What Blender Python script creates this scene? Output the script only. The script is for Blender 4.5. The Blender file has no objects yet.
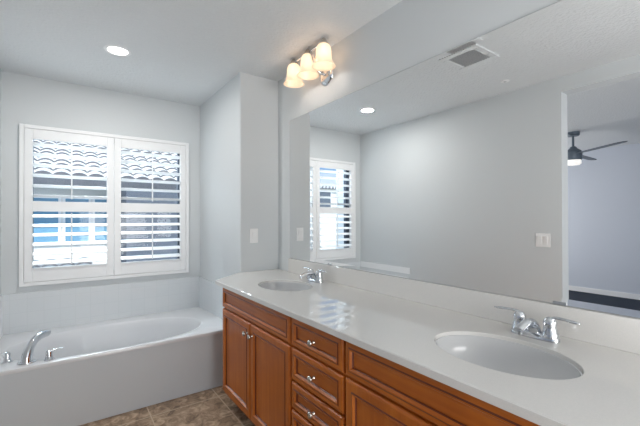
import bpy, bmesh, math, random
from mathutils import Vector, Matrix
PI = math.pi
random.seed(7)
SC = bpy.context.scene
COL = SC.collection

# ------------------------------------------------------------------ camera
cam_data = bpy.data.cameras.new('camera')
cam = bpy.data.objects.new('camera', cam_data)
COL.objects.link(cam)
cam_data.sensor_width = 36.0
cam_data.lens = 36.0 * 356.52 / 640.0
cam_data.shift_y = 0.0053
cam_data.clip_start = 0.02
cam_data.clip_end = 200
cam.matrix_world = (Matrix.Translation((-1.469, 0.0, 1.2884)) @ Matrix.Rotation(-0.618, 4, 'Z')
                    @ Matrix.Rotation(PI / 2 + 0.0069, 4, 'X') @ Matrix.Rotation(-0.0028, 4, 'Z'))
SC.camera = cam

# ------------------------------------------------------------------ sky, sun, large lights, exposure
world = bpy.data.worlds.new('sky')
SC.world = world
world.use_nodes = True
wn, wl = world.node_tree.nodes, world.node_tree.links
bg = wn['Background']
tc = wn.new('ShaderNodeTexCoord')
sep = wn.new('ShaderNodeSeparateXYZ')
ramp = wn.new('ShaderNodeValToRGB')
ramp.color_ramp.elements[0].position = 0.09
ramp.color_ramp.elements[0].color = (0.78, 0.87, 0.95, 1)
ramp.color_ramp.elements[1].position = 0.15
ramp.color_ramp.elements[1].color = (0.10, 0.34, 0.72, 1)
cloud = wn.new('ShaderNodeTexNoise')
cloud.inputs['Scale'].default_value = 5.0
cloud.inputs['Detail'].default_value = 6.0
cr = wn.new('ShaderNodeValToRGB')
cr.color_ramp.elements[0].position = 0.52
cr.color_ramp.elements[1].position = 0.68
mixc = wn.new('ShaderNodeMixRGB')
mixc.inputs['Color2'].default_value = (0.95, 0.97, 1.0, 1)
wl.new(tc.outputs['Generated'], sep.inputs[0])
wl.new(sep.outputs['Z'], ramp.inputs['Fac'])
wl.new(tc.outputs['Generated'], cloud.inputs['Vector'])
wl.new(cloud.outputs['Fac'], cr.inputs['Fac'])
wl.new(cr.outputs['Color'], mixc.inputs['Fac'])
wl.new(ramp.outputs['Color'], mixc.inputs['Color1'])
wl.new(mixc.outputs['Color'], bg.inputs['Color'])
bg.inputs['Strength'].default_value = 0.78

sun_d = bpy.data.lights.new('sun', 'SUN')
sun_d.energy = 3.6
sun_d.color = (1.0, 0.97, 0.92)
sun_d.angle = 0.01
sun = bpy.data.objects.new('sun', sun_d)
COL.objects.link(sun)
sun.rotation_euler = Vector((0.30, 0.75, -0.75)).to_track_quat('-Z', 'Y').to_euler()


def area(name, loc, direction, sx, sy, energy, color=(1, 1, 1), spread=PI):
    d = bpy.data.lights.new(name, 'AREA')
    d.shape = 'RECTANGLE'
    d.size, d.size_y = sx, sy
    d.energy = energy
    d.color = color
    d.spread = spread
    o = bpy.data.objects.new(name, d)
    COL.objects.link(o)
    o.location = loc
    o.rotation_euler = Vector(direction).to_track_quat('-Z', 'Y').to_euler()
    return o


# daylight coming in through the bathroom window; the other two are added fill lamps
area('window_daylight', (-1.9, 5.6, 3.3), (0.30, -0.80, -0.75), 3.0, 1.6, 400, (0.90, 0.96, 1.0))
area('bedroom_fill', (-3.9, 4.15, 1.40), (0, -1, 0.1), 2.4, 1.7, 52, (1.0, 0.97, 0.93))  # unseen lamp added to brighten the bedroom; this wall has no window
area('rear_fill', (-0.95, -1.25, 1.30), (0, 1, 0.02), 1.7, 2.2, 4, (1.0, 0.99, 0.97))  # unseen lamp added in front of the solid near wall
# fill lamp added behind the camera, tilted up to brighten room and ceiling
area('tilted_fill', (-0.60, -0.95, 0.95), (0.0, 0.95, 0.62), 1.3, 1.3, 29, (1.0, 0.98, 0.96))

SC.view_settings.view_transform = 'Standard'
SC.view_settings.look = 'None'
SC.view_settings.gamma = 1.0
SC.view_settings.use_curve_mapping = False
SC.view_settings.exposure = 0.64
SC.cycles.max_bounces = 12
SC.cycles.diffuse_bounces = 6
SC.cycles.glossy_bounces = 6
SC.cycles.transparent_max_bounces = 12
SC.cycles.sample_clamp_indirect = 4.0
SC.cycles.caustics_reflective = False
SC.cycles.caustics_refractive = False

# ------------------------------------------------------------------ dimensions
H = 2.466            # ceiling
XL = -1.89           # wall opposite the mirror
YW = 3.745           # window wall
YR = 2.69            # return wall
WR = 0.339           # depth of the return wall
ZC = 0.863           # countertop
ZT = 0.43            # tub rim


# ------------------------------------------------------------------ materials
def srgb(r, g, b):
    def f(c):
        c /= 255.0
        return c / 12.92 if c <= 0.04045 else ((c + 0.055) / 1.055) ** 2.4
    return (f(r), f(g), f(b), 1)


def new_mat(name):
    m = bpy.data.materials.new(name)
    m.use_nodes = True
    n, l = m.node_tree.nodes, m.node_tree.links
    return m, n, l, n['Principled BSDF']


def plain(name, col, rough=0.5, metal=0.0, spec=0.5, bump=0.0, bscale=80.0, var=0.0, vscale=3.0, coat=0.0, detail=3.0, bdist=0.004):
    m, n, l, p = new_mat(name)
    p.inputs['Base Color'].default_value = col
    p.inputs['Roughness'].default_value = rough
    p.inputs['Metallic'].default_value = metal
    p.inputs['Specular IOR Level'].default_value = spec
    p.inputs['Coat Weight'].default_value = coat
    t = n.new('ShaderNodeTexCoord')
    if var > 0:
        ns = n.new('ShaderNodeTexNoise')
        ns.inputs['Scale'].default_value = vscale
        ns.inputs['Detail'].default_value = 4
        mx = n.new('ShaderNodeMixRGB')
        mx.blend_type = 'MIX'
        mx.inputs['Color1'].default_value = tuple(c * (1 - var) for c in col[:3]) + (1,)
        mx.inputs['Color2'].default_value = tuple(min(1, c * (1 + var)) for c in col[:3]) + (1,)
        l.new(t.outputs['Object'], ns.inputs['Vector'])
        l.new(ns.outputs['Fac'], mx.inputs['Fac'])
        l.new(mx.outputs['Color'], p.inputs['Base Color'])
    if bump > 0:
        nb = n.new('ShaderNodeTexNoise')
        nb.inputs['Scale'].default_value = bscale
        nb.inputs['Detail'].default_value = detail
        b = n.new('ShaderNodeBump')
        b.inputs['Strength'].default_value = bump
        b.inputs['Distance'].default_value = bdist
        l.new(t.outputs['Object'], nb.inputs['Vector'])
        l.new(nb.outputs['Fac'], b.inputs['Height'])
        l.new(b.outputs['Normal'], p.inputs['Normal'])
    return m


M = {}
M['wall'] = plain('wall_paint', srgb(207, 211, 213), 0.62, spec=0.3, bump=0.10, bscale=60)
M['ceiling'] = plain('ceiling_paint', srgb(217, 220, 222), 0.42, spec=0.4, bump=0.9, bscale=55, detail=5, bdist=0.009)
M['bed_wall'] = plain('bedroom_paint', srgb(196, 202, 214), 0.65, spec=0.25, bump=0.08, bscale=60)
M['white'] = plain('white_gloss_paint', srgb(236, 237, 238), 0.35, spec=0.5, var=0.01)
M['trim'] = plain('white_trim', srgb(232, 233, 235), 0.4, var=0.01)
M['plastic'] = plain('white_plastic', srgb(236, 236, 236), 0.35, var=0.01)
M['acrylic'] = plain('tub_acrylic', srgb(218, 220, 223), 0.18, spec=0.5, var=0.01, vscale=1.5)
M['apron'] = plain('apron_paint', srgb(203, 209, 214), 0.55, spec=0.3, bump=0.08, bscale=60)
M['porcelain'] = plain('porcelain', srgb(206, 207, 208), 0.12, spec=0.5, var=0.01)
M['chrome'] = plain('chrome', srgb(214, 217, 221), 0.07, metal=1.0, var=0.02)
M['nickel'] = plain('brushed_nickel', srgb(205, 200, 192), 0.24, metal=1.0, var=0.03, vscale=40)
M['channel'] = plain('satin_aluminium', srgb(190, 193, 197), 0.35, metal=1.0, var=0.03)
M['bronze'] = plain('dark_window_frame', srgb(72, 82, 96), 0.45, var=0.05)
M['fan_dark'] = plain('fan_gunmetal', srgb(100, 112, 124), 0.4, metal=0.3, var=0.05)
M['fan_blade'] = plain('fan_blade_grey', srgb(84, 94, 108), 0.45, var=0.06, vscale=20)
M['carpet'] = plain('dark_carpet', srgb(60, 66, 76), 0.95, spec=0.1, bump=0.6, bscale=220, var=0.15, vscale=60)
M['dark'] = plain('dark_void', srgb(40, 42, 45), 0.8, var=0.05)
M['grille_grey'] = plain('grille_grey', srgb(196, 198, 200), 0.5, var=0.03)
M['black'] = plain('drain_black', srgb(25, 25, 27), 0.5, var=0.05)
M['stucco'] = plain('neighbour_stucco', srgb(226, 226, 222), 0.9, spec=0.1, bump=0.3, bscale=30, var=0.03)
M['stucco_grey'] = plain('neighbour_grey_siding', srgb(92, 98, 108), 0.9, spec=0.1, bump=0.3, bscale=30, var=0.06)
M['fascia'] = plain('dark_fascia', srgb(96, 98, 104), 0.8, spec=0.1, var=0.06)
M['tile_joint'] = plain('roof_joint_dark', srgb(104, 104, 108), 0.9, spec=0.1, var=0.1)
M['concrete'] = plain('concrete', srgb(190, 188, 182), 0.9, spec=0.1, bump=0.2, bscale=20, var=0.05)
M['blue_glass'] = plain('blue_window_glass', srgb(108, 152, 180), 0.5, spec=0.2, var=0.10, vscale=2)
M['dark_glass'] = plain('dark_window_glass', srgb(96, 104, 116), 0.4, spec=0.3, var=0.08, vscale=2)

# pale clay barrel tiles
M['roof_tile'] = plain('pale_roof_tile', srgb(232, 228, 222), 0.85, spec=0.1, bump=0.2, bscale=40, var=0.07, vscale=3)

M['lower_tile'] = plain('weathered_roof_tile', srgb(150, 156, 160), 0.85, spec=0.1, bump=0.2, bscale=40, var=0.10, vscale=3)

# quartz worktop
m, n, l, p = new_mat('quartz_worktop')
t = n.new('ShaderNodeTexCoord')
ns = n.new('ShaderNodeTexNoise'); ns.inputs['Scale'].default_value = 260; ns.inputs['Detail'].default_value = 2
cr = n.new('ShaderNodeValToRGB')
cr.color_ramp.elements[0].position = 0.35; cr.color_ramp.elements[0].color = srgb(218, 217, 214)
cr.color_ramp.elements[1].position = 0.65; cr.color_ramp.elements[1].color = srgb(222, 220, 217)
l.new(t.outputs['Object'], ns.inputs['Vector']); l.new(ns.outputs['Fac'], cr.inputs['Fac'])
l.new(cr.outputs['Color'], p.inputs['Base Color'])
p.inputs['Roughness'].default_value = 0.025
p.inputs['Specular IOR Level'].default_value = 0.5
M['quartz'] = m


# stained wood; grain along z or along y
def wood(name, stretch, c0, c1, c2):
    m, n, l, p = new_mat(name)
    t = n.new('ShaderNodeTexCoord')
    mp = n.new('ShaderNodeMapping'); mp.inputs['Scale'].default_value = stretch
    ns = n.new('ShaderNodeTexNoise'); ns.inputs['Scale'].default_value = 1.0; ns.inputs['Detail'].default_value = 6
    ns.inputs['Roughness'].default_value = 0.6; ns.inputs['Distortion'].default_value = 0.4
    n2 = n.new('ShaderNodeTexNoise'); n2.inputs['Scale'].default_value = 5.0; n2.inputs['Detail'].default_value = 3
    mx = n.new('ShaderNodeMixRGB'); mx.inputs['Fac'].default_value = 0.45
    cr = n.new('ShaderNodeValToRGB')
    e = cr.color_ramp.elements
    e[0].position = 0.30; e[0].color = c0
    e[1].position = 0.70; e[1].color = c2
    em = e.new(0.5); em.color = c1
    l.new(t.outputs['Object'], mp.inputs['Vector'])
    l.new(mp.outputs['Vector'], ns.inputs['Vector'])
    l.new(t.outputs['Object'], n2.inputs['Vector'])
    l.new(ns.outputs['Fac'], mx.inputs['Color1'])
    l.new(n2.outputs['Fac'], mx.inputs['Color2'])
    l.new(mx.outputs['Color'], cr.inputs['Fac'])
    l.new(cr.outputs['Color'], p.inputs['Base Color'])
    p.inputs['Roughness'].default_value = 0.40
    p.inputs['Specular IOR Level'].default_value = 0.4
    p.inputs['Coat Weight'].default_value = 0.12
    p.inputs['Coat Roughness'].default_value = 0.2
    return m


WC = (srgb(158, 80, 18), srgb(174, 93, 24), srgb(190, 108, 34))
M['wood_v'] = wood('cherry_wood_upright', (40, 40, 2.2), *WC)
M['wood_h'] = wood('cherry_wood_lengthwise', (40, 2.2, 40), *WC)
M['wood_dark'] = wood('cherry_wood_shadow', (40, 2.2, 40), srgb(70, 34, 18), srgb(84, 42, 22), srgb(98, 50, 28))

M['groove_shade'] = wood('cherry_wood_groove_shade', (40, 2.2, 40), srgb(84, 34, 14), srgb(96, 40, 16), srgb(110, 48, 20))  # darker wood colour paints crevice shade into the moulding grooves

# brown stone floor tiles with grout
m, n, l, p = new_mat('brown_stone_tile')
t = n.new('ShaderNodeTexCoord')
mp = n.new('ShaderNodeMapping'); mp.inputs['Location'].default_value = (1.017, -0.30, 0)
br = n.new('ShaderNodeTexBrick')
br.offset = 0.0
br.inputs['Scale'].default_value = 1.0
br.inputs['Brick Width'].default_value = 0.45
br.inputs['Row Height'].default_value = 0.45
br.inputs['Mortar Size'].default_value = 0.004
br.inputs['Color1'].default_value = (0, 0, 0, 1); br.inputs['Color2'].default_value = (0, 0, 0, 1)
br.inputs['Mortar'].default_value = (1, 1, 1, 1)
ns = n.new('ShaderNodeTexNoise'); ns.inputs['Scale'].default_value = 14; ns.inputs['Detail'].default_value = 8; ns.inputs['Roughness'].default_value = 0.65
ns.inputs['Distortion'].default_value = 1.2
cr = n.new('ShaderNodeValToRGB')
cr.color_ramp.elements[0].position = 0.36; cr.color_ramp.elements[0].color = srgb(112, 92, 74)
cr.color_ramp.elements[1].position = 0.66; cr.color_ramp.elements[1].color = srgb(204, 180, 154)
em = cr.color_ramp.elements.new(0.5); em.color = srgb(158, 134, 111)
mx = n.new('ShaderNodeMixRGB'); mx.inputs['Color2'].default_value = srgb(196, 178, 154)
bp = n.new('ShaderNodeBump'); bp.inputs['Strength'].default_value = 0.25; bp.inputs['Distance'].default_value = 0.003; bp.invert = True
l.new(t.outputs['Object'], mp.inputs['Vector']); l.new(mp.outputs['Vector'], br.inputs['Vector'])
l.new(t.outputs['Object'], ns.inputs['Vector']); l.new(ns.outputs['Fac'], cr.inputs['Fac'])
l.new(cr.outputs['Color'], mx.inputs['Color1']); l.new(br.outputs['Color'], mx.inputs['Fac'])
l.new(mx.outputs['Color'], p.inputs['Base Color'])
l.new(br.outputs['Color'], bp.inputs['Height']); l.new(bp.outputs['Normal'], p.inputs['Normal'])
p.inputs['Roughness'].default_value = 0.45
M['floor'] = m


# pale wall tiles (two orientations: in the xz plane, in the yz plane)
def wall_tile(name, axis):
    m, n, l, p = new_mat(name)
    t = n.new('ShaderNodeTexCoord')
    sp = n.new('ShaderNodeSeparateXYZ'); cb = n.new('ShaderNodeCombineXYZ')
    br = n.new('ShaderNodeTexBrick'); br.offset = 0.0
    br.inputs['Scale'].default_value = 1.0
    br.inputs['Brick Width'].default_value = 0.108
    br.inputs['Row Height'].default_value = 0.108
    br.inputs['Mortar Size'].default_value = 0.002
    br.inputs['Color1'].default_value = srgb(212, 217, 220); br.inputs['Color2'].default_value = srgb(214, 218, 221)
    br.inputs['Mortar'].default_value = srgb(208, 213, 216)
    bp = n.new('ShaderNodeBump'); bp.inputs['Strength'].default_value = 0.15; bp.inputs['Distance'].default_value = 0.002
    bp.invert = True
    l.new(t.outputs['Object'], sp.inputs[0])
    l.new(sp.outputs[axis], cb.inputs[0]); l.new(sp.outputs['Z'], cb.inputs[1])
    l.new(cb.outputs[0], br.inputs['Vector'])
    l.new(br.outputs['Color'], p.inputs['Base Color'])
    l.new(br.outputs['Fac'], bp.inputs['Height']); l.new(bp.outputs['Normal'], p.inputs['Normal'])
    p.inputs['Roughness'].default_value = 0.22
    return m


M['tile_x'] = wall_tile('pale_tile_back', 'X')
M['tile_y'] = wall_tile('pale_tile_side', 'Y')

# mirror silver
m, n, l, p = new_mat('mirror_silver')
p.inputs['Base Color'].default_value = (0.94, 0.95, 0.95, 1)
p.inputs['Metallic'].default_value = 1.0
p.inputs['Roughness'].default_value = 0.0
M['mirror'] = m

# clear window glass
m, n, l, p = new_mat('window_glass')
n.remove(p)
tr = n.new('ShaderNodeBsdfTransparent'); tr.inputs['Color'].default_value = (0.94, 0.97, 0.98, 1)
gl = n.new('ShaderNodeBsdfGlossy'); gl.inputs['Roughness'].default_value = 0.0
fr = n.new('ShaderNodeFresnel'); fr.inputs['IOR'].default_value = 1.3
mx = n.new('ShaderNodeMixShader')
l.new(fr.outputs[0], mx.inputs[0]); l.new(tr.outputs[0], mx.inputs[1]); l.new(gl.outputs[0], mx.inputs[2])
l.new(mx.outputs[0], n['Material Output'].inputs['Surface'])
M['glass'] = m


def glow(name, col, strength):
    m, n, l, p = new_mat(name)
    p.inputs['Base Color'].default_value = (0.9, 0.9, 0.9, 1)
    p.inputs['Emission Color'].default_value = col
    p.inputs['Emission Strength'].default_value = strength
    return m


M['lens_glow'] = glow('downlight_lens', (1.0, 0.98, 0.96, 1), 3.0)
M['fan_glow'] = glow('fan_lamp_lens', (1.0, 0.93, 0.86, 1), 0.45)
M['bulb'] = glow('warm_bulb', (1.0, 0.95, 0.86, 1), 2.2)

# frosted lamp shade: light from the bulb comes through it
m, n, l, p = new_mat('frosted_shade_glass')
p.inputs['Base Color'].default_value = srgb(250, 226, 200)
p.inputs['Roughness'].default_value = 0.35
p.inputs['Emission Color'].default_value = (1.0, 0.80, 0.62, 1)
p.inputs['Emission Strength'].default_value = 0.33
tl = n.new('ShaderNodeBsdfTranslucent'); tl.inputs['Color'].default_value = (0.95, 0.86, 0.75, 1)
tp = n.new('ShaderNodeBsdfTransparent'); tp.inputs['Color'].default_value = (1, 0.95, 0.88, 1)
m1 = n.new('ShaderNodeMixShader'); m1.inputs[0].default_value = 0.45
m2 = n.new('ShaderNodeMixShader'); m2.inputs[0].default_value = 0.25
l.new(p.outputs[0], m1.inputs[1]); l.new(tl.outputs[0], m1.inputs[2])
l.new(m1.outputs[0], m2.inputs[1]); l.new(tp.outputs[0], m2.inputs[2])
l.new(m2.outputs[0], n['Material Output'].inputs['Surface'])
M['shade'] = m


# ------------------------------------------------------------------ mesh helpers
def box(bm, x0, x1, y0, y1, z0, z1, mtx=None):
    vs = [Vector((x, y, z)) for x in (x0, x1) for y in (y0, y1) for z in (z0, z1)]
    if mtx is not None:
        vs = [mtx @ v for v in vs]
    v = [bm.verts.new(c) for c in vs]
    for f in ((0, 1, 3, 2), (4, 6, 7, 5), (0, 4, 5, 1), (2, 3, 7, 6), (0, 2, 6, 4), (1, 5, 7, 3)):
        bm.faces.new([v[i] for i in f])
    return v


def bevel_all(bm, w, seg=2, angle=0.5):
    bmesh.ops.recalc_face_normals(bm, faces=bm.faces)
    es = [e for e in bm.edges if len(e.link_faces) == 2 and e.calc_face_angle(0) > angle]
    bmesh.ops.bevel(bm, geom=es, offset=w, segments=seg, profile=0.5, affect='EDGES', clamp_overlap=True)


def ring_strip(bm, rings, closed=True, cap0=False, cap1=False):
    rows = [[bm.verts.new(c) for c in r] for r in rings]
    for a, b in zip(rows[:-1], rows[1:]):
        n_ = len(a)
        for i in range(n_ if closed else n_ - 1):
            j = (i + 1) % n_
            bm.faces.new((a[i], a[j], b[j], b[i]))
    if cap0:
        bm.faces.new(list(reversed(rows[0])))
    if cap1:
        bm.faces.new(rows[-1])
    return rows


def lathe(bm, prof, seg=24, origin=(0, 0, 0), axis='Z', sx=1.0, sy=1.0, cap0=False, cap1=False):
    o = Vector(origin)
    rings = []
    for r, h in prof:
        ring = []
        for i in range(seg):
            a = 2 * PI * i / seg
            u, v = r * math.cos(a) * sx, r * math.sin(a) * sy
            if axis == 'Z':
                c = Vector((u, v, h))
            elif axis == 'X':
                c = Vector((h, u, v))
            else:
                c = Vector((u, h, v))
            ring.append(o + c)
        rings.append(ring)
    return ring_strip(bm, rings, True, cap0, cap1)


def tube(bm, pts, rads, seg=14, flat=1.0, caps=True):
    """sweep along pts; rads per point; flat squashes the section along its second axis"""
    pts = [Vector(q) for q in pts]
    rings = []
    up = Vector((0, 0, 1))
    prev = None
    for i, q in enumerate(pts):
        d = (pts[min(i + 1, len(pts) - 1)] - pts[max(i - 1, 0)]).normalized()
        if prev is None:
            ref = up if abs(d.dot(up)) < 0.9 else Vector((1, 0, 0))
            s = d.cross(ref).normalized()
        else:
            s = (prev - d * prev.dot(d)).normalized()
        prev = s
        w = d.cross(s)
        r = rads[i] if isinstance(rads, (list, tuple)) else rads
        rings.append([q + s * r * math.cos(2 * PI * k / seg) + w * r * flat * math.sin(2 * PI * k / seg) for k in range(seg)])
    ring_strip(bm, rings, True, caps, caps)


def bez(p0, p1, p2, p3, n_=12):
    p0, p1, p2, p3 = map(Vector, (p0, p1, p2, p3))
    out = []
    for i in range(n_ + 1):
        t_ = i / n_
        out.append((1 - t_) ** 3 * p0 + 3 * (1 - t_) ** 2 * t_ * p1 + 3 * (1 - t_) * t_ ** 2 * p2 + t_ ** 3 * p3)
    return out


def obj(name, bm, mat, parent=None, smooth=False, auto=None):
    bmesh.ops.recalc_face_normals(bm, faces=bm.faces)
    me = bpy.data.meshes.new(name)
    bm.to_mesh(me)
    bm.free()
    mats = mat if isinstance(mat, (list, tuple)) else [mat]
    for q in mats:
        me.materials.append(q)
    if smooth or auto is not None:
        me.polygons.foreach_set('use_smooth', [True] * len(me.polygons))
    if auto is not None:
        me.set_sharp_from_angle(angle=auto)
    o = bpy.data.objects.new(name, me)
    COL.objects.link(o)
    if parent is not None:
        o.parent = parent
    return o


def thing(name, label, cat, loc=(0, 0, 0), rz=0.0, group=None):
    o = bpy.data.objects.new(name, None)
    o.empty_display_size = 0.05
    COL.objects.link(o)
    o.location = loc
    o.rotation_euler = (0, 0, rz)
    o['label'] = label
    o['category'] = cat
    if group:
        o['group'] = group
    return o


def tag(o, label, cat, group=None):
    o['label'] = label
    o['category'] = cat
    if group:
        o['group'] = group
    return o


def struct(name, bm, mat, parent=None, label=None, cat=None, auto=None):
    o = obj(name, bm, mat, parent, auto=auto)
    if parent is None:
        o['kind'] = 'structure'
        if label:
            o['label'] = label
        if cat:
            o['category'] = cat
    return o


def B(*boxes, bevel=0.0, seg=2):
    bm = bmesh.new()
    for b_ in boxes:
        box(bm, *b_)
    if bevel > 0:
        bevel_all(bm, bevel, seg)
    return bm


def copy_tree(o, parent=None):
    c = o.copy()
    COL.objects.link(c)
    if parent is not None:
        c.parent = parent
    for ch in list(o.children):
        copy_tree(ch, c)
    return c


# ------------------------------------------------------------------ room shell
YN = -1.30           # wall behind the camera
struct('floor', B((XL, 0.1, YN, YW + 0.15, -0.1, 0.0)), M['floor'],
       label='brown mottled stone tile floor of the bathroom', cat='floor')
struct('ceiling', B((XL, 0.13, YN, YW + 0.15, H, H + 0.1)), M['ceiling'],
       label='pale grey textured bathroom ceiling', cat='ceiling')
struct('wall_right', B((0.006, 0.13, YN, YW + 0.15, 0.0, H)), M['wall'],
       label='grey wall behind the long vanity mirror', cat='wall')

# return wall at the end of the vanity, with a soft rounded corner
bm = bmesh.new()
v = box(bm, -WR, 0.006, YR, YW, 0.0, H)
bm.edges.ensure_lookup_table()
ce = [e for e in bm.edges if all(abs(q.co.x + WR) < 1e-5 and abs(q.co.y - YR) < 1e-5 for q in e.verts)]
bmesh.ops.bevel(bm, geom=ce, offset=0.012, segments=4, profile=0.5, affect='EDGES')
struct('wall_return', bm, M['wall'], label='grey return wall between the bath alcove and the vanity', cat='wall')

# window wall with its opening
WX0, WX1, WZ0, WZ1 = -1.752, -0.482, 0.775, 2.035
struct('wall_back', B((XL, WX0, YW, YW + 0.15, 0, H), (WX1, 0.006, YW, YW + 0.15, 0, H),
                      (WX0, WX1, YW, YW + 0.15, 0, WZ0), (WX0, WX1, YW, YW + 0.15, WZ1, H)), M['wall'],
       label='grey wall around the shuttered window above the bath', cat='wall')
# wall opposite the mirror with the wide opening to the bedroom
YO, ZO, XB = 1.251, 2.342, XL - 0.125
struct('wall_left', B((XB, XL, YO, 4.3, 0, H), (XB, XL, -0.45, YO, ZO, H), (XB, XL, -1.6, -0.45, 0, H)), M['wall'],
       label='grey wall facing the mirror, with the wide opening to the bedroom', cat='wall')
struct('wall_near', B((XL, 0.13, YN - 0.1, YN, 0, H)), M['wall'])

# bedroom beyond the opening
XF = -5.88
struct('floor_bedroom', B((XF, XL, -1.6, 4.3, -0.1, -0.002)), M['carpet'],
       label='dark charcoal carpet of the bedroom seen in the mirror', cat='floor')
struct('ceiling_bedroom', B((XF, XL, -1.6, 4.3, H, H + 0.1)), M['ceiling'])
struct('wall_bedroom_far', B((XF - 0.1, XF, -1.6, 4.3, 0, H)), M['bed_wall'],
       label='blue grey far wall of the bedroom seen in the mirror', cat='wall')
struct('wall_bedroom_back', B((XF, XB, 4.2, 4.3, 0, H)), M['bed_wall'])
struct('wall_bedroom_near', B((XF, XB, -1.6, -1.5, 0, 0.45), (XF, XB, -1.6, -1.5, 2.25, H),
                              (XF, -5.05, -1.6, -1.5, 0.45, 2.25), (-2.75, XB, -1.6, -1.5, 0.45, 2.25)), M['bed_wall'])
struct('baseboard_bedroom', B((XF, XF + 0.014, -1.5, 4.2, 0, 0.085), bevel=0.004), M['trim'],
       label='white baseboard along the far bedroom wall', cat='baseboard')
struct('baseboard_left', B((XL, XL + 0.014, YO, 2.69, 0, 0.085), bevel=0.004), M['trim'])

# tile surround of the bath
TZ = 0.696
struct('trim_1', B((XL + 0.001, -WR - 0.001, YW - 0.012, YW - 0.0005, ZT - 0.09, TZ), bevel=0.003), M['tile_x'],
       label='pale tile surround under the window', cat='tile')
struct('trim_2', B((XL + 0.0005, XL + 0.012, 2.857, YW - 0.012, ZT - 0.09, TZ), bevel=0.003), M['white'],
       label='pale tile surround on the wall left of the bath', cat='tile')
struct('trim_3', B((-WR - 0.012, -WR - 0.0005, YR + 0.02, YW - 0.012, ZT - 0.09, TZ), bevel=0.003), M['tile_y'],
       label='pale tile surround on the alcove wall beside the vanity', cat='tile')

# ------------------------------------------------------------------ window with plantation shutters
wf = B((WX0, WX0 + 0.055, YW + 0.085, YW + 0.135, WZ0, WZ1), (WX1 - 0.055, WX1, YW + 0.085, YW + 0.135, WZ0, WZ1),
       (WX0 + 0.055, WX1 - 0.055, YW + 0.085, YW + 0.135, WZ0, WZ0 + 0.045),
       (WX0 + 0.055, WX1 - 0.055, YW + 0.085, YW + 0.135, WZ1 - 0.045, WZ1))
win = struct('window_1', wf, M['bronze'], label='window with a dark frame behind the white shutters', cat='window')
struct('window_mullion', B((-1.132, -1.092, YW + 0.085, YW + 0.135, WZ0 + 0.045, WZ1 - 0.045)), M['white'], win)
struct('window_pane', B((WX0 + 0.05, -1.13, YW + 0.108, YW + 0.112, WZ0 + 0.04, WZ1 - 0.04)), M['glass'], win)
struct('window_pane', B((-1.094, WX1 - 0.05, YW + 0.108, YW + 0.112, WZ0 + 0.04, WZ1 - 0.04)), M['glass'], win)

# shutter frame (one thing) and two hinged panels
FX0, FX1, FZ0, FZ1 = -1.780, -0.456, 0.750, 2.061
sh = thing('plantation_shutters', 'white plantation shutters with open louvers in the window above the bath', 'shutters',
           (-1.118, YW, FZ0))
LX, LZ = -1.118, FZ0


def S(x0, x1, y0, y1, z0, z1):
    return (x0 - LX, x1 - LX, y0, y1, z0 - LZ, z1 - LZ)


ft = 0.030
bm = B(S(FX0, FX0 + ft, -0.028, 0, FZ0, FZ1), S(FX1 - ft, FX1, -0.028, 0, FZ0, FZ1),
       S(FX0 + ft, FX1 - ft, -0.028, 0, FZ1 - ft, FZ1), S(FX0 + ft, FX1 - ft, -0.028, 0, FZ0, FZ0 + ft), bevel=0.004)
obj('frame', bm, M['white'], sh)
YP = -0.014          # centre plane of the panels, near the face of the wall
PT = 0.013           # half thickness


def louver_bm(x0, x1, z, tilt, chord=0.086, th=0.013):
    bm = bmesh.new()
    prof = []
    for k in range(16):
        a = 2 * PI * k / 16
        prof.append((chord / 2 * math.cos(a), th / 2 * math.sin(a) * (0.55 + 0.45 * abs(math.sin(a)))))
    ct, st = math.cos(tilt), math.sin(tilt)
    rings = []
    for x in (x0, x1):
        rings.append([Vector((x - LX, YP + u * ct - w * st, z - LZ + u * st + w * ct)) for u, w in prof])
    ring_strip(bm, rings, True, True, True)
    return bm


def shutter_panel(x0, x1):
    st = 0.054
    zb, zt = FZ0 + ft + 0.002, FZ1 - ft - 0.002
    a0, a1 = 0.893, 1.356       # lower louver bay
    b0, b1 = 1.440, 1.948       # upper louver bay
    bm = B(S(x0, x0 + st, YP - PT, YP + PT, zb, zt), S(x1 - st, x1, YP - PT, YP + PT, zb, zt),
           S(x0 + st, x1 - st, YP - PT, YP + PT, zb, a0), S(x0 + st, x1 - st, YP - PT, YP + PT, a1, b0),
           S(x0 + st, x1 - st, YP - PT, YP + PT, b1, zt), bevel=0.003)
    pan = obj('shutter_panel', bm, M['white'], sh)
    for (z0, z1, tilt) in ((a0, a1, math.radians(17)), (b0, b1, math.radians(-12))):
        n_ = 6
        pitch = (z1 - z0) / (n_ + 0.0)
        for k in range(n_):
            z = z0 + pitch * (k + 0.5)
            obj('louver', louver_bm(x0 + st + 0.001, x1 - st - 0.001, z, tilt), M['white'], pan, auto=0.6)
        xm = (x0 + x1) / 2
        yr = YP - 0.040
        bm = B(S(xm - 0.005, xm + 0.005, yr - 0.005, yr + 0.005, z0 + 0.02, z1 - 0.012), bevel=0.002)
        obj('tilt_rod', bm, M['white'], pan)
    # hinges on the outer stile
    return pan


shutter_panel(FX0 + ft + 0.002, -1.1195)
shutter_panel(-1.1165, FX1 - ft - 0.002)

# ------------------------------------------------------------------ bathtub
tub = thing('bathtub', 'white oval bathtub built into the alcove under the window', 'bathtub', (-1.115, 2.70, 0.0))
TX0, TX1, TY0, TY1 = XL + 0.001 + 1.115, -WR - 0.002 + 1.115, -0.006, YW - 0.001 - 2.70
NS = 96


def superell(cx, cy, a, b, z, e=2.3):
    out = []
    for i in range(NS):
        t_ = 2 * PI * i / NS
        c, s = math.cos(t_), math.sin(t_)
        out.append(Vector((cx + a * math.copysign(abs(c) ** (2 / e), c), cy + b * math.copysign(abs(s) ** (2 / e), s), z)))
    return out


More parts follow.
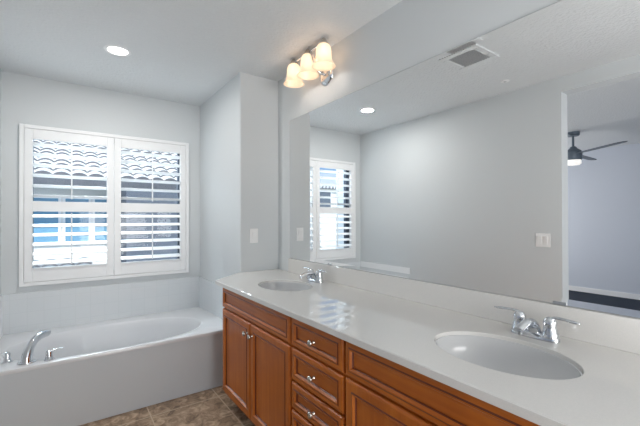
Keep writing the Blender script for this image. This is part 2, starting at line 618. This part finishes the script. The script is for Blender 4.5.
def rect_ring(x0, x1, y0, y1, z):
    """points on the rectangle in the directions of the superellipse samples"""
    cx, cy = (x0 + x1) / 2, (y0 + y1) / 2
    out = []
    for i in range(NS):
        t_ = 2 * PI * i / NS
        c, s = math.cos(t_), math.sin(t_)
        k = min(((x1 - x0) / 2) / abs(c) if abs(c) > 1e-9 else 1e9, ((y1 - y0) / 2) / abs(s) if abs(s) > 1e-9 else 1e9)
        out.append(Vector((cx + c * k, cy + s * k, z)))
    # snap the nearest samples to the corners
    for (px, py) in ((x0, y0), (x0, y1), (x1, y0), (x1, y1)):
        j = min(range(NS), key=lambda q: (out[q].x - px) ** 2 + (out[q].y - py) ** 2)
        out[j] = Vector((px, py, z))
    return out


cx, cy = -1.168 + 1.115, 3.147 - 2.70
bm = bmesh.new()
rings = [rect_ring(TX0, TX1, TY0, TY1, 0.405),
         rect_ring(TX0, TX1, TY0, TY1, ZT - 0.008),
         rect_ring(TX0 + 0.001, TX1 - 0.001, TY0 + 0.003, TY1 - 0.001, ZT - 0.002),
         rect_ring(TX0 + 0.002, TX1 - 0.002, TY0 + 0.009, TY1 - 0.002, ZT),
         superell(cx, cy, 0.655, 0.425, ZT),
         superell(cx, cy, 0.645, 0.415, ZT - 0.004),
         superell(cx, cy, 0.635, 0.405, ZT - 0.016),
         superell(cx, cy, 0.620, 0.390, ZT - 0.06),
         superell(cx, cy, 0.590, 0.352, ZT - 0.20),
         superell(cx, cy, 0.555, 0.318, ZT - 0.31),
         superell(cx, cy, 0.500, 0.270, ZT - 0.365),
         superell(cx, cy, 0.420, 0.200, ZT - 0.385),
         superell(cx, cy, 0.200, 0.090, ZT - 0.39)]
for ring in rings:      # the rim falls slightly towards the window
    for q in ring:
        q.z -= 0.050 * max(0.0, q.y) / TY1
ring_strip(bm, rings, True, False, True)
obj('basin', bm, M['acrylic'], tub, auto=0.7)
obj('apron_panel', B((TX0, -0.3605 + 1.115 + 0.02, 0.0, 0.02, 0.0, 0.4055)), M['apron'], tub)
bm = bmesh.new()
lathe(bm, [(0.0005, 0.004), (0.022, 0.004), (0.028, 0.001), (0.028, -0.002)], 20, (cx - 0.3, cy, ZT - 0.386 - 0.021), cap0=False)
obj('drain', bm, M['chrome'], tub, smooth=True)


# deck mounted tub filler: spout and two lever handles
def handle_bm(kind, s):
    bm = bmesh.new()
    if kind == 'base':
        lathe(bm, [(0.0, 0.0), (0.027, 0.0), (0.027, 0.006), (0.020, 0.012), (0.016, 0.030), (0.017, 0.045), (0.014, 0.054), (0.0, 0.057)], 20)
    else:
        tube(bm, bez((0, 0, 0.050), (0.02 * s, 0, 0.062), (0.04 * s, 0, 0.056), (0.075 * s, 0, 0.060), 10),
             [0.010, 0.010, 0.009, 0.008, 0.007, 0.0065, 0.006, 0.006, 0.0062, 0.006, 0.004], 10, 0.6)
    return bm


tf = thing('tub_faucet', 'chrome arched spout with two lever handles on the front left corner of the bath', 'faucet', (-1.663, 2.784, ZT - 0.0032))
tf.rotation_euler = (-0.0478, 0, 0)     # stands square on the sloping rim
dvec = Vector((0.49, 0.87, 0))
side = Vector((dvec.y, -dvec.x, 0))
bm = bmesh.new()
pts, rad = [], []
for i, q in enumerate(bez((0, 0, 0.0), (0.0, 0, 0.080), (0.055, 0, 0.140), (0.195, 0, 0.120), 18)):
    t_ = i / 18
    pts.append(dvec * q.x + Vector((0, 0, q.z + 0.002)))
    rad.append(0.046 - 0.022 * t_)
tube(bm, pts, rad, 18, 0.66)
obj('spout', bm, M['chrome'], tf, auto=0.9)
bm = bmesh.new()
lathe(bm, [(0.0, 0.0005), (0.046, 0.0008), (0.046, 0.004), (0.043, 0.008), (0.0, 0.010)], 24)
obj('escutcheon', bm, M['chrome'], tf, auto=0.7)
for px_, py_, s in ((-0.098, 0.092, -1), (0.108, -0.034, 1)):
    bm = handle_bm('base', s)
    bmesh.ops.translate(bm, verts=bm.verts, vec=(px_, py_, 0))
    h_ = obj('handle', bm, M['chrome'], tf, auto=0.7)
    bm = handle_bm('lever', s)
    bmesh.ops.translate(bm, verts=bm.verts, vec=(px_, py_, 0))
    obj('lever', bm, M['chrome'], h_, smooth=True)

# ------------------------------------------------------------------ vanity cabinets
FACE = -0.582        # face frame plane; doors stand 18 mm proud of it


def front_bm(y0, y1, z0, z1, fr_=0.050):
    """framed front with a moulded lip round a recessed panel; faces -x, back at x=0"""
    bm = bmesh.new()
    prof = [(0.0, 0.0), (0.0, -0.010), (0.004, -0.0165), (0.010, -0.019), (fr_ - 0.012, -0.019), (fr_ - 0.007, -0.0215),
            (fr_ - 0.002, -0.0210), (fr_ + 0.003, -0.0130), (fr_ + 0.0065, -0.0075), (fr_ + 0.013, -0.0095)]
    rings = []
    for ins, x in prof:
        rings.append([Vector((x, y0 + ins, z0 + ins)), Vector((x, y1 - ins, z0 + ins)),
                      Vector((x, y1 - ins, z1 - ins)), Vector((x, y0 + ins, z1 - ins))])
    ring_strip(bm, rings, True, True, True)
    bm.faces.ensure_lookup_table()
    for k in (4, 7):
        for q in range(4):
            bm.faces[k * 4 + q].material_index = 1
    return bm


def knob(parent, y, z):
    bm = bmesh.new()
    lathe(bm, [(0.0, -0.0005), (0.0085, -0.0005), (0.0085, -0.003), (0.0055, -0.006), (0.005, -0.012), (0.010, -0.016),
               (0.0145, -0.020), (0.0150, -0.024), (0.0125, -0.028), (0.006, -0.030), (0.0, -0.0305)], 20, (-0.0185, y, z), 'X')
    obj('knob', bm, M['nickel'], parent, auto=0.8)


def carcass(parent, w, mid=(), rails=()):
    T = 0.018
    D = 0.575
    bs = [(0.02, D, 0.0, T, 0.10, 0.8365), (0.02, D, w - T, w, 0.10, 0.8365), (0.02, D, T, w - T, 0.10, 0.118),
          (D - 0.006, D, T, w - T, 0.118, 0.8365)]
    # face frame: stiles and rails
    bs += [(0.0, 0.02, 0.0, 0.03, 0.10, 0.8365), (0.0, 0.02, w - 0.03, w, 0.10, 0.8365)]
    for (z0, z1) in rails:
        bs.append((0.0, 0.02, 0.03, w - 0.03, z0, z1))
    for (y0, y1, z0, z1) in mid:
        bs.append((0.0, 0.02, y0, y1, z0, z1))
    obj('carcass', B(*bs), M['wood_h'], parent)
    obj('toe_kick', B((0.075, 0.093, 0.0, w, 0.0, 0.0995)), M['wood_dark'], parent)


def sink_cabinet(y0, y1, label):
    w = y1 - y0
    c = thing('vanity_cabinet', label, 'cabinet', (FACE, y0, 0), 0, 'wooden vanity cabinets')
    carcass(c, w, [(w / 2 - 0.02, w / 2 + 0.02, 0.14, 0.66)], [(0.10, 0.14), (0.66, 0.71), (0.80, 0.8365)])
    m_ = w / 2
    f = obj('false_drawer_front', front_bm(0.007, w - 0.007, 0.690, 0.826, 0.034), (M['wood_h'], M['groove_shade']), c)
    d1 = obj('door', front_bm(0.007, m_ - 0.002, 0.124, 0.680), (M['wood_v'], M['groove_shade']), c)
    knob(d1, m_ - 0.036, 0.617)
    d2 = obj('door', front_bm(m_ + 0.002, w - 0.007, 0.124, 0.680), (M['wood_v'], M['groove_shade']), c)
    knob(d2, m_ + 0.036, 0.617)
    return c


def drawer_cabinet(y0, y1, label):
    w = y1 - y0
    c = thing('vanity_drawer_cabinet', label, 'cabinet', (FACE, y0, 0), 0, 'wooden vanity cabinets')
    carcass(c, w, [], [(0.10, 0.14), (0.37, 0.41), (0.50, 0.545), (0.66, 0.70), (0.80, 0.8365)])
    for (z0, z1, zk) in ((0.690, 0.826, 0.757), (0.530, 0.679, 0.605), (0.397, 0.519, 0.452), (0.124, 0.386, 0.255)):
        d = obj('drawer', front_bm(0.006, w - 0.006, z0, z1, 0.036), (M['wood_h'], M['groove_shade']), c)
        knob(d, w / 2, zk)
    return c


sink_cabinet(1.4705, 2.385, 'reddish wooden cabinet with two doors, nearest the bath')
drawer_cabinet(1.0695, 1.4695, 'reddish wooden cabinet with a column of drawers between the two sinks')
sink_cabinet(0.150, 1.0685, 'reddish wooden cabinet under the sink nearer the camera')

# ------------------------------------------------------------------ worktop with two sink cut-outs
SINKS = [(-0.335, 0.600, 0.160, 0.220), (-0.322, 2.005, 0.156, 0.215)]
YE = 0.06
outline = [(-0.628, 2.440), (-0.628, YE), (0.005, YE), (0.005, YR - 0.002), (-WR - 0.02, YR - 0.002)]


def inset_poly(poly, d):
    out = []
    n_ = len(poly)
    area2 = sum(poly[i][0] * poly[(i + 1) % n_][1] - poly[(i + 1) % n_][0] * poly[i][1] for i in range(n_))
    sgn = 1 if area2 > 0 else -1
    for i in range(n_):
        p0, p1, p2 = Vector(poly[i - 1]), Vector(poly[i]), Vector(poly[(i + 1) % n_])
        d1, d2 = (p1 - p0).normalized(), (p2 - p1).normalized()
        n1, n2 = Vector((-d1.y, d1.x)) * sgn, Vector((-d2.y, d2.x)) * sgn
        b_ = (n1 + n2).normalized()
        k = d / max(0.3, b_.dot(n1))
        out.append((p1.x + b_.x * k, p1.y + b_.y * k))
    return out


def ell(cx_, cy_, a, b, z, n_=64):
    return [Vector((cx_ + a * math.cos(2 * PI * i / n_), cy_ + b * math.sin(2 * PI * i / n_), z)) for i in range(n_)]


bm = bmesh.new()
TH = 0.026
loops_top, loops_bot = [], []


def column_of_rings(rings):
    rows = ring_strip(bm, rings, True)
    loops_top.append(rows[0])
    loops_bot.append(rows[-1])


o_in = inset_poly(outline, 0.003)
column_of_rings([[Vector((x, y, ZC)) for x, y in o_in], [Vector((x, y, ZC - 0.003)) for x, y in outline],
                 [Vector((x, y, ZC - TH)) for x, y in outline]])
for (cx_, cy_, a, b) in SINKS:
    column_of_rings([ell(cx_, cy_, a + 0.002, b + 0.002, ZC), ell(cx_, cy_, a, b, ZC - 0.002), ell(cx_, cy_, a, b, ZC - TH)])
for loops in (loops_top, loops_bot):
    es = []
    for lp in loops:
        for i in range(len(lp)):
            es.append(bm.edges.get((lp[i], lp[(i + 1) % len(lp)])))
    bmesh.ops.triangle_fill(bm, use_beauty=True, use_dissolve=False, edges=es)
wt = obj('vanity_worktop', bm, M['quartz'])
tag(wt, 'glossy off-white quartz worktop with two sink cut-outs on the wooden cabinets', 'countertop')
bs_ = obj('backsplash', B((-0.018, 0.005, YE, 2.484, ZC + 0.0002, 0.972), bevel=0.0025), M['quartz'])
tag(bs_, 'low off-white quartz backsplash standing along the rear of the worktop', 'backsplash')


def sink(cx_, cy_, a, b, label):
    s = thing('undermount_sink', label, 'sink', (cx_, cy_, ZC - TH - 0.001), 0, 'oval undermount sinks')
    bm = bmesh.new()
    rings = [ell(0, 0, a + 0.022, b + 0.022, -0.012), ell(0, 0, a + 0.022, b + 0.022, 0), ell(0, 0, a - 0.001, b - 0.001, 0.0005),
             ell(0, 0, a - 0.001, b - 0.001, 0.013), ell(0, 0, a - 0.003, b - 0.003, 0.0145), ell(0, 0, a - 0.006, b - 0.006, 0.013)]
    for k in range(1, 13):
        u = k / 12
        f = math.cos(u * PI / 2) ** 0.55 if u < 1 else 0.0
        sc = max(0.13, f)
        rings.append(ell(0, 0, (a - 0.006) * sc, (b - 0.006) * sc, -0.128 * math.sin(u * PI / 2) ** 1.15))
    ring_strip(bm, rings, True, False, True)
    obj('bowl', bm, M['porcelain'], s, auto=0.9)
    bm = bmesh.new()
    lathe(bm, [(0.0, 0.0015), (0.017, 0.0015), (0.018, 0.004), (0.026, 0.005), (0.030, 0.001), (0.030, 0.0)], 24, (0, 0, -0.127))
    obj('drain', bm, M['chrome'], s, auto=0.7)
    return s


sink(*SINKS[0], 'white oval undermount sink in the worktop, nearer the camera')
sink(*SINKS[1], 'white oval undermount sink in the worktop, nearer the bath')


# ------------------------------------------------------------------ centre-set faucets
def faucet(x, y, label):
    f = thing('sink_faucet', label, 'faucet', (x, y, ZC + 0.0003), 0, 'chrome two handle sink faucets')
    bm = bmesh.new()
    rings = []
    for (ins, z) in ((0.0, 0.0), (0.0, 0.010), (0.004, 0.017), (0.010, 0.020)):
        ring = []
        for i in range(40):
            t_ = 2 * PI * i / 40
            c, s = math.cos(t_), math.sin(t_)
            ring.append(Vector(((0.027 - ins) * math.copysign(abs(c) ** 0.7, c), (0.080 - ins) * math.copysign(abs(s) ** 0.7, s), z)))
        rings.append(ring)
    ring_strip(bm, rings, True, True, True)
    obj('base_plate', bm, M['chrome'], f, auto=0.6)
    # spout: rises from the middle and reaches over the bowl (towards -x)
    bm = bmesh.new()
    pts = bez((0.0, 0, 0.014), (-0.004, 0, 0.058), (-0.035, 0, 0.074), (-0.115, 0, 0.044), 16)
    tube(bm, pts, [0.024 - 0.0105 * (i / 16) for i in range(17)], 16, 0.82)
    obj('spout', bm, M['chrome'], f, auto=0.9)
    bm = bmesh.new()
    lathe(bm, [(0.0, 0.0), (0.0085, 0.0), (0.0085, 0.010), (0.0, 0.010)], 16, (-0.110, 0, 0.030))
    obj('aerator', bm, M['chrome'], f, auto=0.6)
    for s in (1, -1):
        bm = bmesh.new()
        lathe(bm, [(0.0, 0.012), (0.0265, 0.012), (0.0265, 0.026), (0.0235, 0.031), (0.0200, 0.050), (0.0215, 0.062), (0.019, 0.072),
                   (0.011, 0.080), (0.0, 0.083)], 20, (0, 0.051 * s, 0))
        h = obj('handle', bm, M['chrome'], f, auto=0.7)
        bm = bmesh.new()
        y0 = 0.051 * s
        tube(bm, bez((0, y0, 0.074), (0, y0 + 0.02 * s, 0.090), (-0.002, y0 + 0.045 * s, 0.080), (-0.006, y0 + 0.092 * s, 0.080), 12),
             [0.011, 0.0105, 0.0098, 0.0090, 0.0084, 0.0080, 0.0078, 0.0078, 0.0082, 0.0086, 0.0086, 0.0076, 0.004], 10, 0.6)
        obj('lever', bm, M['chrome'], h, smooth=True)
    return f


faucet(-0.100, 0.600, 'chrome two-handle faucet behind the sink nearer the camera')
faucet(-0.090, 2.000, 'chrome two-handle faucet behind the sink nearer the bath')

# ------------------------------------------------------------------ mirror
MY0, MY1, MZ0, MZ1 = 0.06, 2.484, 0.9735, 2.082
mir = thing('vanity_mirror', 'wide unframed mirror covering the wall above the vanity', 'mirror', (0.006, MY0, MZ0))
bw = 0.023
bz = 0.0007


def mrect(ins, x):
    return [Vector((x - 0.006, MY0 + ins - MY0, MZ0 + ins - MZ0)), Vector((x - 0.006, MY1 - ins - MY0, MZ0 + ins - MZ0)),
            Vector((x - 0.006, MY1 - ins - MY0, MZ1 - ins - MZ0)), Vector((x - 0.006, MY0 + ins - MY0, MZ1 - ins - MZ0))]


bm = bmesh.new()
ring_strip(bm, [mrect(0, 0.0055), mrect(0, -bz), mrect(bw, 0.0)], True, True, False)
obj('bevelled_edge', bm, M['mirror'], mir)
bm = bmesh.new()
bm.faces.new([bm.verts.new(c) for c in mrect(bw, 0.0)])
obj('mirror_glass', bm, M['mirror'], mir)
for yc in (0.556, 1.95):
    obj('clip', B((-0.0105, -0.0068, yc - 0.022 - MY0, yc + 0.022 - MY0, 0.0, 0.010), bevel=0.001), M['channel'], mir)

# ------------------------------------------------------------------ switches
def switch(loc, rz, n_, label):
    w = 0.072 + 0.046 * (n_ - 1)
    s = thing('light_switch', label, 'light switch', loc, rz)
    obj('plate', B((-w / 2, w / 2, -0.006, 0.0, -0.0585, 0.0585), bevel=0.003), M['plastic'], s)
    for k in range(n_):
        xc = (k - (n_ - 1) / 2) * 0.046
        bm = bmesh.new()
        mt = Matrix.Translation((xc, -0.006, 0)) @ Matrix.Rotation(0.10, 4, 'X')
        box(bm, -0.0165, 0.0165, -0.004, 0.003, -0.033, 0.033, mt)
        bevel_all(bm, 0.001, 1)
        obj('rocker', bm, M['plastic'], s)
    return s


switch((-0.2215, YR - 0.0002, 1.152), 0.0, 1, 'white single light switch on the return wall beside the vanity')
switch((XL + 0.0002, 1.396, 1.099), PI / 2, 2, 'white double light switch beside the bedroom opening, seen in the mirror')


# ------------------------------------------------------------------ vanity light bar
vl = thing('vanity_light', 'chrome three-light wall fixture with frosted bell shades above the mirror', 'lamp', (0.0055, 2.055, 2.325))
bm = bmesh.new()
lathe(bm, [(0.0, -0.024), (0.030, -0.023), (0.050, -0.017), (0.060, -0.008), (0.063, 0.0)], 36, (0, -0.065, -0.035), 'X', 1.2, 1.2)
obj('back_plate', bm, M['chrome'], vl, auto=0.7)
BX, BZ = -0.118, 0.121
bm = bmesh.new()
tube(bm, bez((-0.02, -0.065, -0.035), (-0.075, -0.065, -0.045), (-0.115, -0.05, 0.02), (BX, -0.045, BZ - 0.012), 14), 0.0085, 12)
obj('arm', bm, M['chrome'], vl, smooth=True)
bm = bmesh.new()
tube(bm, [(BX, -0.20, BZ - 0.012), (BX, 0.20, BZ - 0.012)], 0.0075, 12)
obj('bar', bm, M['chrome'], vl, auto=0.7)
for k, yy in enumerate((-0.192, -0.008, 0.178)):
    bm = bmesh.new()
    lathe(bm, [(0.0, 0.024), (0.004, 0.023), (0.006, 0.019), (0.013, 0.016), (0.019, 0.006), (0.024, -0.004), (0.033, -0.018), (0.033, -0.022), (0.0, -0.022)],
          20, (BX - 0.0, yy, BZ - 0.006))
    obj('socket_cap', bm, M['nickel'], vl, auto=0.7)
    bm = bmesh.new()
    prof = [(0.029, -0.022), (0.038, -0.028), (0.046, -0.042), (0.050, -0.065), (0.051, -0.090), (0.054, -0.115), (0.062, -0.138), (0.073, -0.156), (0.078, -0.164)]
    inner = [(r - 0.003, z) for r, z in reversed(prof)]
    rings_prof = prof + inner
    lathe(bm, rings_prof, 28, (BX, yy, BZ - 0.006))
    obj('glass_shade', bm, M['shade'], vl, smooth=True)
    bm = bmesh.new()
    lathe(bm, [(0.0, -0.122), (0.012, -0.120), (0.024, -0.108), (0.029, -0.090), (0.026, -0.072), (0.016, -0.052), (0.013, -0.0225), (0.0, -0.0225)], 18,
          (BX, yy, BZ - 0.006))
    obj('bulb', bm, M['bulb'], vl, smooth=True)
    ld = bpy.data.lights.new('bulb_light', 'POINT')
    ld.energy = 4.2
    ld.color = (1.0, 0.93, 0.84)
    ld.shadow_soft_size = 0.03
    lo = bpy.data.objects.new('bulb_light', ld)
    COL.objects.link(lo)
    lo.parent = vl
    lo.location = (BX, yy, BZ - 0.006 - 0.095)


# ------------------------------------------------------------------ recessed ceiling lights
def downlight(x, y, label, watt=7.5):
    d = thing('recessed_light', label, 'ceiling light', (x, y, H - 0.0003))
    bm = bmesh.new()
    lathe(bm, [(0.062, -0.002), (0.068, -0.006), (0.082, -0.005), (0.086, 0.0)], 40)
    obj('trim_ring', bm, M['white'], d, auto=0.6)
    bm = bmesh.new()
    lathe(bm, [(0.0001, -0.004), (0.062, -0.003)], 40)
    obj('lens', bm, M['lens_glow'], d)
    ld = bpy.data.lights.new('downlight_beam', 'AREA')
    ld.shape = 'DISK'
    ld.size = 0.12
    ld.energy = watt
    ld.color = (1.0, 0.98, 0.95)
    lo = bpy.data.objects.new('downlight_beam', ld)
    COL.objects.link(lo)
    lo.parent = d
    lo.location = (0, 0, -0.010)
    return d


downlight(-1.180, 2.835, 'round white recessed ceiling light above the bath')

# ------------------------------------------------------------------ ceiling exhaust grille, sprinkler
v_ = thing('exhaust_vent', 'square white ceiling vent with a grey grille, seen in the mirror', 'vent', (-0.925, 1.485, H - 0.0003))
fx, fy = 0.155, 0.150
bm = B((-fx, -fx + 0.05, -fy, fy, -0.012, 0), (fx - 0.05, fx, -fy, fy, -0.012, 0), (-fx + 0.05, fx - 0.05, -fy, -fy + 0.05, -0.012, 0),
       (-fx + 0.05, fx - 0.05, fy - 0.05, fy, -0.012, 0), bevel=0.004)
obj('frame', bm, M['ceiling'], v_)
obj('backing', B((-fx + 0.05, fx - 0.05, -fy + 0.05, fy - 0.05, -0.003, -0.0005)), M['plastic'], v_)
ns_ = 13
for k in range(ns_):
    xx = -fx + 0.05 + (k + 0.5) * (2 * fx - 0.10) / ns_
    bm = bmesh.new()
    mt = Matrix.Translation((xx, 0, -0.0090)) @ Matrix.Rotation(0.3, 4, 'Y')
    box(bm, -0.0066, 0.0066, -fy + 0.05, fy - 0.05, -0.0008, 0.0008, mt)
    obj('slat', bm, M['grille_grey'], v_)

sp = thing('sprinkler_cover', 'small round ceiling disc beyond the vent, seen in the mirror', 'sprinkler', (-1.593, 1.564, H - 0.0003))
bm = bmesh.new()
lathe(bm, [(0.0, -0.006), (0.028, -0.006), (0.034, -0.004), (0.036, 0.0)], 28)
obj('disc', bm, M['plastic'], sp, auto=0.6)
bm = bmesh.new()
lathe(bm, [(0.0, -0.009), (0.010, -0.009), (0.012, -0.0062)], 16)
obj('centre_cap', bm, M['grille_grey'], sp, auto=0.6)

# ------------------------------------------------------------------ bedroom ceiling fan
fan = thing('ceiling_fan', 'dark grey ceiling fan with a lit lamp in the bedroom, seen in the mirror', 'ceiling fan', (-4.20, 1.97, H - 0.0003))
bm = bmesh.new()
lathe(bm, [(0.0, 0.0), (0.075, 0.0), (0.075, -0.040), (0.066, -0.052), (0.0, -0.052)], 28)
obj('canopy', bm, M['fan_dark'], fan, auto=0.6)
bm = bmesh.new()
lathe(bm, [(0.014, -0.052), (0.014, -0.20)], 14)
obj('downrod', bm, M['fan_dark'], fan, smooth=True)
bm = bmesh.new()
lathe(bm, [(0.016, -0.19), (0.035, -0.20), (0.050, -0.225), (0.092, -0.255), (0.104, -0.275), (0.104, -0.372), (0.098, -0.384), (0.0, -0.384)], 32)
obj('motor_housing', bm, M['fan_dark'], fan, auto=0.5)
bm = bmesh.new()
lathe(bm, [(0.092, -0.3845), (0.092, -0.430), (0.078, -0.446), (0.0, -0.450)], 32)
obj('lamp_lens', bm, M['fan_glow'], fan, auto=0.8)
for ang in (-56, 62, 179):
    bm = bmesh.new()
    R = Matrix.Rotation(math.radians(ang), 4, 'Z')
    mt = R @ Matrix.Translation((0, 0, -0.300)) @ Matrix.Rotation(math.radians(-5), 4, 'X')
    outl = [(0.10, -0.030), (0.20, -0.055), (0.45, -0.062), (0.75, -0.056), (0.81, -0.030), (0.81, 0.030), (0.75, 0.056), (0.45, 0.062), (0.20, 0.055), (0.10, 0.030)]
    ring_strip(bm, [[mt @ Vector((x, y, z)) for x, y in outl] for z in (0.004, -0.004)], True, True, True)
    obj('blade', bm, M['fan_blade'], fan)


# ------------------------------------------------------------------ outside: neighbour's houses
def tile_roof(bm, x0, x1, y0, z0, rise, n_rows, tile_w=0.30, course=0.40, up=1):
    """barrel tile roof rising in +y; each course overlaps the one below with a step"""
    n_t = int((x1 - x0) / tile_w)
    sub = 6
    for r in range(n_rows):
        ya, yb = y0 + r * course * math.cos(rise), y0 + (r + 1.12) * course * math.cos(rise)
        za, zb = z0 + r * course * math.sin(rise) + 0.045, z0 + (r + 1.12) * course * math.sin(rise)
        lo_, hi, lip = [], [], []
        off = 0.0
        for i in range(n_t * sub + 1):
            u = i / sub
            x = x0 + u * tile_w
            ph = (u % 1.0)
            hgt = 0.062 * abs(math.sin(PI * ph)) ** 0.8
            lip.append(bm.verts.new((x, ya + 0.003, za - 0.028)))
            lo_.append(bm.verts.new((x, ya, za + hgt)))
            hi.append(bm.verts.new((x, yb, zb + hgt)))
        for i in range(n_t * sub):
            f = bm.faces.new((lo_[i], lo_[i + 1], hi[i + 1], hi[i])); f.material_index = 0
            f = bm.faces.new((lip[i], lip[i + 1], lo_[i + 1], lo_[i])); f.material_index = 1


NY = 9.0
nb = thing('neighbour_house', 'pale neighbouring house with blue windows and barrel tile roof, seen through the shutters', 'house', (0.0, NY + 0.9, -3.0))


def NB(x0, x1, y0, y1, z0, z1):
    return (x0, x1, y0 - NY - 0.9, y1 - NY - 0.9, z0 + 3.0, z1 + 3.0)


HX0, HX1 = -2.60, 6.0
bm = B(NB(HX0 + 0.3, HX1 - 0.4, NY + 0.9, NY + 1.1, -3.0, 2.15))
obj('wall', bm, M['stucco'], nb)
# window bank
for (xa, xb, mt_) in ((-2.16, -1.62, 'blue_glass'), (-1.49, -1.05, 'blue_glass'), (-0.93, -0.46, 'blue_glass')):
    o_ = obj('window_frame', B(NB(xa - 0.05, xa, NY + 0.84, NY + 0.9, 0.72, 1.82), NB(xb, xb + 0.05, NY + 0.84, NY + 0.9, 0.72, 1.82),
                               NB(xa, xb, NY + 0.84, NY + 0.9, 0.72, 0.78), NB(xa, xb, NY + 0.84, NY + 0.9, 1.76, 1.82)), M['white'], nb)
    obj('window_pane', B(NB(xa, xb, NY + 0.87, NY + 0.89, 0.78, 1.76)), M[mt_], o_)
obj('fascia', B(NB(HX0, HX1, NY, NY + 0.06, 1.98, 2.16)), M['fascia'], nb)
obj('soffit', B(NB(HX0, HX1, NY + 0.06, NY + 0.9, 2.05, 2.10)), M['fascia'], nb)
bm = bmesh.new()
tile_roof(bm, HX0, HX1, NY - 0.05 - NY - 0.9, 2.16 + 3.0, math.radians(20), 16)
obj('roof', bm, [M['roof_tile'], M['tile_joint']], nb)
# lower roof over the ground floor, towards us
bm = bmesh.new()
tile_roof(bm, HX0 - 0.5, -0.75, 6.2 - NY - 0.9, -0.45 + 3.0, math.radians(13), 9)
obj('lower_roof', bm, [M['lower_tile'], M['tile_joint']], nb)
obj('lower_wall', B(NB(HX0, -1.0, 6.6, 6.8, -3.0, -0.47)), M['stucco'], nb)

obj('grey_wing', B(NB(-0.45, 5.4, NY - 0.6, NY + 0.88, -3.0, 1.94), NB(-0.45, 5.4, NY + 0.10, NY + 0.88, 1.94, 2.04)), M['stucco_grey'], nb)

fh = thing('far_house', 'distant white roofed house with dark windows beyond the neighbour, seen in the mirror', 'house', (-12.0, 20.0, -3.0))
obj('wall', B((-6, 5, 0, 0.3, 0, 6.40)), M['stucco'], fh)
for xa in (-5.0, -1.75):
    o_ = obj('window_frame', B((xa, xa + 1.3, -0.05, 0, 5.0, 5.1), (xa, xa + 1.3, -0.05, 0, 6.15, 6.25), (xa, xa + 0.1, -0.05, 0, 5.1, 6.15), (xa + 1.2, xa + 1.3, -0.05, 0, 5.1, 6.15)), M['white'], fh)
    obj('window_pane', B((xa + 0.1, xa + 1.2, -0.03, -0.01, 5.1, 6.15)), M['dark_glass'], o_)
bm = bmesh.new()
tile_roof(bm, -6.6, 5.6, -0.3, 6.33, math.radians(14), 3)
obj('roof', bm, [M['roof_tile'], M['tile_joint']], fh)
struct('ground', B((-40, 30, YW + 0.2, 60, -3.1, -3.0)), M['concrete'])
